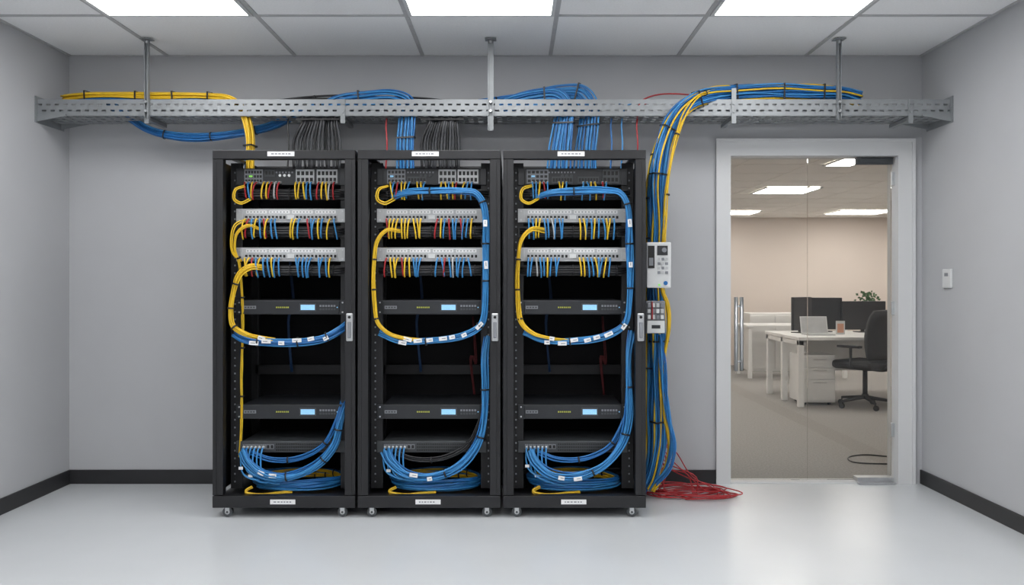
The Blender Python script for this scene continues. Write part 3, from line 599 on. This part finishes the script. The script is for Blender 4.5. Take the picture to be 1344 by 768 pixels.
# ---------------------------------------------------------------- office beyond
OY0, OY1, OX0, OX1, OZ = YW+0.12, 13.4, 0.2, 8.2, 2.36
MB().box(OX0-0.1, OX1+0.1, OY0, OY1+0.1, -0.1, 0).build('floor_office', CARPET, kind=S)
MB().box(OX0, OX1, OY1, OY1+0.1, 0, OZ).build('wall_office_back', OWALL, kind=S)
MB().box(OX0-0.1, OX0, OY0, OY1+0.1, 0, OZ).build('wall_office_left', OWALL, kind=S)
MB().box(OX1, OX1+0.1, OY0, OY1+0.1, 0, OZ).build('wall_office_right', OWALL, kind=S)
MB().box(XR+0.15, OX1, OY0-0.02, OY0, 0, OZ).build('wall_office_front', OWALL, kind=S)
oc = MB().box(OX0-0.1, OX1+0.1, OY0, OY1+0.1, OZ, OZ+0.1).build('ceiling_office', OCEIL, kind=S)
g = MB()
for q in range(1, 14): g.box(OX0+q*0.6-0.008, OX0+q*0.6+0.008, OY0, OY1, OZ-0.004, OZ)
for q in range(1, 13): g.box(OX0, OX1, OY0+q*0.6-0.008, OY0+q*0.6+0.008, OZ-0.0035, OZ)
g.build('ceiling_grid', OCEIL, oc)
hh = OZ-CH
def olight(x, d, w_, dl, lb, grp='office ceiling lights'):
    t = thing('ceiling_light', lb, 'ceiling light', (x, d, OZ-0.02), grp)
    a, b, e, dd = x-w_/2, x+w_/2, d-dl/2, d+dl/2
    fr_ = MB(); fr_.box(a, b, e, e+0.02, OZ-0.016, OZ-0.004); fr_.box(a, b, dd-0.02, dd, OZ-0.016, OZ-0.004); fr_.box(a, a+0.02, e, dd, OZ-0.016, OZ-0.004); fr_.box(b-0.02, b, e, dd, OZ-0.016, OZ-0.004); fr_.build('frame', WPL, t)
    MB().box(a+0.02, b-0.02, e+0.02, dd-0.02, OZ-0.012, OZ-0.004).build('diffuser', OPANEL, t)
for px, py, w_, dl, lb in ((1031, 249, 0.62, 0.62, 'warm office ceiling light in the centre of the glass door view'), (1127, 278, 0.8, 0.7, 'far office ceiling light on the right, nearest the beige wall'), (966, 278.5, 0.6, 0.6, 'far office ceiling light at the left edge of the glass'), (1113, 211, 0.26, 0.5, 'near office ceiling light at the top right of the glass')):
    d = hh*F/(VY-py); olight(rx(px, d), d, w_, dl, lb)
for x, y in ((1.2, 6.9), (1.2, 9.4), (5.4, 6.9), (5.4, 9.4), (7.0, 9.4), (6.6, 12.2), (2.2, 11.0)):  # extra lights added out of view to brighten the office
    olight(x, y, 0.7, 0.7, 'added office ceiling light, unseen beyond the edges of the glass door view', 'added office ceiling lights out of the door view')
# main desk
t = thing('office_desk', 'long white office desk with open metal leg frames', 'desk', (3.9, 9.4, 0))
dx0, dx1, dy0, dy1, dz = 2.99, 5.2, 8.82, 10.0, 0.74
MB().box(dx0, dx1, dy0, dy1, dz-0.035, dz).build('tabletop', DESKW, t, bevel=0.004)
for xx in (dx0+0.01, dx1-0.07):
    for yy in (dy0+0.02, (dy0+dy1)/2-0.03, dy1-0.08): MB().box(xx, xx+0.06, yy, yy+0.06, 0, dz-0.035).build('leg', DESKW, t, bevel=0.003)
    MB().box(xx, xx+0.06, dy0+0.02, dy1-0.02, dz-0.085, dz-0.035).build('leg_rail', DESKW, t)
MB().box(dx0+0.3, dx1-0.1, dy1-0.3, dy1-0.28, 0.3, dz-0.035).build('modesty_panel', DESKW, t)
t = thing('drawer_pedestal', 'white drawer pedestal under the office desk', 'drawer unit', (3.22, 9.3, 0))
MB().box(3.08, 3.44, 8.98, 9.38, 0.03, 0.54).build('body', DESKW, t, bevel=0.004)
for q, (a, b) in enumerate(((0.05, 0.27), (0.28, 0.40), (0.41, 0.52))):
    d_ = MB().box(3.09, 3.43, 8.965, 8.98, a, b).build('drawer', DESKW, t, bevel=0.003)
    MB().box(3.20, 3.34, 8.955, 8.965, b-0.03, b-0.02).build('handle', SILV, d_)
for sx in (3.13, 3.39):
    for sy in (9.03, 9.32): MB().cyl((sx-0.01, sy, 0.018), (sx+0.01, sy, 0.018), 0.018, 12).build('wheel', CHB, t)
def monitor(x, y, w_, h_, zb, rot, label):
    t = thing('monitor', label, 'monitor', (x, y, dz), 'black monitors on the office desk')
    MB().box(x-w_/2, x+w_/2, y-0.012, y+0.02, zb, zb+h_).build('casing', SCRN, t, bevel=0.004)
    MB().box(x-w_/2+0.01, x+w_/2-0.01, y-0.014, y-0.012, zb+0.015, zb+h_-0.01).build('screen', SCRN, t)
    m = MB().box(x-0.02, x+0.02, y+0.02, y+0.035, dz+0.01, zb+h_*0.5); m.box(x-0.09, x+0.09, y-0.06, y+0.08, dz, dz+0.01); m.build('stand', SCRN, t)
    t.rotation_euler.z = rot
monitor(3.30, 9.62, 0.34, 0.38, 0.77, math.radians(35), 'black monitor angled at the left of the office desk')
monitor(3.62, 9.82, 0.42, 0.37, 0.77, math.radians(-8), 'black monitor in the middle of the office desk')
monitor(4.06, 9.74, 0.52, 0.33, 0.77, math.radians(4), 'wide black monitor behind the office chair')
t = thing('laptop', 'light grey open laptop on the left part of the office desk', 'laptop', (3.34, 9.25, dz))
MB().box(3.19, 3.49, 9.1, 9.32, dz, dz+0.014).build('base', LGREY, t, bevel=0.003)
M = Matrix.Translation((3.34, 9.32, dz+0.014)) @ Matrix.Rotation(math.radians(-15), 4, 'X')
MB().box(-0.15, 0.15, -0.003, 0.005, 0, 0.19, 0, M).build('lid', WPL, t, bevel=0.002)
MB().box(-0.138, 0.138, -0.004, -0.003, 0.012, 0.18, 0, M).build('screen', LGREY, t)
t = thing('photo_frame', 'small white framed card with a reddish picture on the office desk', 'photo frame', (3.62, 9.3, dz))
MB().box(3.57, 3.67, 9.3, 9.31, dz, dz+0.15).build('frame', WPL, t, bevel=0.002)
MB().box(3.585, 3.655, 9.297, 9.3, dz+0.02, dz+0.12).build('picture', WOODC, t)
t = thing('potted_plant', 'small green potted plant showing above the wide monitor', 'plant', (4.18, 9.92, dz))
MB().lathe([(0.0, 0), (0.045, 0), (0.06, 0.1), (0.055, 0.1), (0.05, 0.085), (0, 0.085)], (4.18, 9.92, dz)).build('pot', POT, t)
m = MB(); random.seed(5)
for q in range(90):
    a = random.uniform(0, 6.28); sp = random.uniform(0.0, 0.14); hz_ = random.uniform(0.26, 0.46)
    b0 = Vector((4.18+sp*math.cos(a), 9.92+sp*math.sin(a)*0.4, dz+hz_)); an = random.uniform(0, 6.28); ln = random.uniform(0.03, 0.05)
    dv = Vector((math.cos(an), 0.3*math.sin(an*2), 0.6*math.sin(an)+0.3)).normalized()*ln; sd = Vector((-dv.z, 0.01, dv.x))*0.35
    m._add([b0, b0+dv*0.5-sd, b0+dv, b0+dv*0.5+sd], [(0, 1, 2, 3)], 0, False)
for q in range(8):
    a = q*0.785; m.tube([Vector((4.18, 9.92, dz+0.08)), Vector((4.18+0.1*math.cos(a), 9.92+0.04*math.sin(a), dz+0.36))], 0.003, 5)
m.build('foliage', LEAF, t)
def chair(cx, cy, rot, label):
    t = thing('office_chair', label, 'chair', (cx, cy, 0))
    m = MB()
    for q in range(5):
        a = q*2*math.pi/5+0.3; ex, ey = cx+0.28*math.cos(a), cy+0.28*math.sin(a)
        m.tube([Vector((cx, cy, 0.11)), Vector((ex, ey, 0.075))], 0.022, 8, r2=0.014)
        MB().cyl((ex-0.02*math.sin(a)-0.01, ey, 0.028), (ex-0.02*math.sin(a)+0.014, ey, 0.028), 0.028, 14).build('wheel', CHB, t)
        m.cyl((ex, ey, 0.04), (ex, ey, 0.08), 0.008, 8)
    m.cyl((cx, cy, 0.09), (cx, cy, 0.14), 0.035, 14); m.build('star_base', CHB, t)
    MB().cyl((cx, cy, 0.13), (cx, cy, 0.42), 0.025, 14).build('gas_column', SCRN, t)
    MB().box(cx-0.25, cx+0.25, cy-0.23, cy+0.24, 0.41, 0.50).build('seat', CHB, t, bevel=0.035)
    m = MB(); n_ = 9; vs = []; fs = []
    for r in range(n_):
        z = 0.52+0.50*r/(n_-1); wv = 0.22+0.03*math.sin(math.pi*r/(n_-1))-(0.03 if r == n_-1 else 0); yb = cy-0.25-0.05*(r/(n_-1))**2+0.02*math.sin(math.pi*r/(n_-1))
        for s_ in range(7):
            u = -1+s_/3; vs.append((cx+wv*u, yb+0.045*u*u, z))
    for r in range(n_-1):
        for s_ in range(6): fs.append((r*7+s_, r*7+s_+1, (r+1)*7+s_+1, (r+1)*7+s_))
    m._add(vs, fs, 0, True); b = m.build('backrest', CHB, t); sm = b.modifiers.new('thick', 'SOLIDIFY'); sm.thickness = 0.055
    MB().tube(catmull([(cx, cy-0.05, 0.41), (cx, cy-0.24, 0.42), (cx, cy-0.33, 0.5), (cx, cy-0.32, 0.75)], 6), 0.022, 8).build('back_support', CHB, t)
    for sx in (-1, 1):
        m = MB().tube(catmull([(cx+sx*0.2, cy-0.02, 0.43), (cx+sx*0.27, cy-0.02, 0.45), (cx+sx*0.28, cy-0.02, 0.55), (cx+sx*0.28, cy-0.02, 0.64)], 5), 0.014, 8)
        m.box(cx+sx*0.28-0.035, cx+sx*0.28+0.035, cy-0.13, cy+0.12, 0.64, 0.665); m.build('armrest', CHB, t)
    t.rotation_euler.z = rot
chair(3.70, 8.84, math.radians(34), 'black office chair with armrests pushed under the white desk')
t = thing('low_cabinet', 'low white cabinet against the far office wall', 'cabinet', (3.9, 12.7, 0))
MB().box(3.5, 4.6, 12.45, 13.0, 0, 0.86).build('body', DESKW, t, bevel=0.004)
for q in range(3):
    d_ = MB().box(3.515+q*0.362, 3.862+q*0.362, 12.435, 12.45, 0.04, 0.83).build('door', DESKW, t, bevel=0.003)
    MB().box(3.82+q*0.362, 3.83+q*0.362, 12.42, 12.435, 0.4, 0.55).build('handle', SILV, d_)
t = thing('side_desk', 'white side desk behind the main office desk', 'desk', (3.7, 11.6, 0))
MB().box(3.2, 4.6, 11.5, 12.2, 0.70, 0.73).build('tabletop', DESKW, t, bevel=0.004)
for xx in (3.22, 4.53):
    for yy in (11.52, 12.13): MB().box(xx, xx+0.05, yy, yy+0.05, 0, 0.70).build('leg', DESKW, t)
MB().tube(catmull([(rx(1168, 6.25), 6.3, 0.006), (rx(1140, 6.3), 6.36, 0.006), (rx(1113, 6.3), 6.28, 0.006), (rx(1120, 6.1), 6.1, 0.006), (rx(1160, 6.05), 6.04, 0.006), (rx(1185, 6.0), 6.05, 0.006)], 8), 0.005, 8).build('power_cord', CK, label='thin black cord looping on the office carpet behind the glass', cat='cord')

# ---------------------------------------------------------------- world and camera
wd = bpy.data.worlds.new('world'); bpy.context.scene.world = wd; wd.use_nodes = True
wd.node_tree.nodes['Background'].inputs[0].default_value = (0.6, 0.65, 0.7, 1); wd.node_tree.nodes['Background'].inputs[1].default_value = 0.3
cam = bpy.data.cameras.new('camera'); co = bpy.data.objects.new('camera', cam); C.objects.link(co)
co.location = (0, 0, CH); co.rotation_euler = (math.radians(90), 0, 0)
cam.sensor_width = 36; cam.lens = F/1344*36; cam.shift_x = -(VX-672)/1344; cam.shift_y = -(384-VY)/1344
cam.clip_start = 0.05
bpy.context.scene.camera = co
try:
    bpy.context.scene.view_settings.view_transform = 'Standard'; bpy.context.scene.view_settings.exposure = 0.0
except Exception as e: print(e)
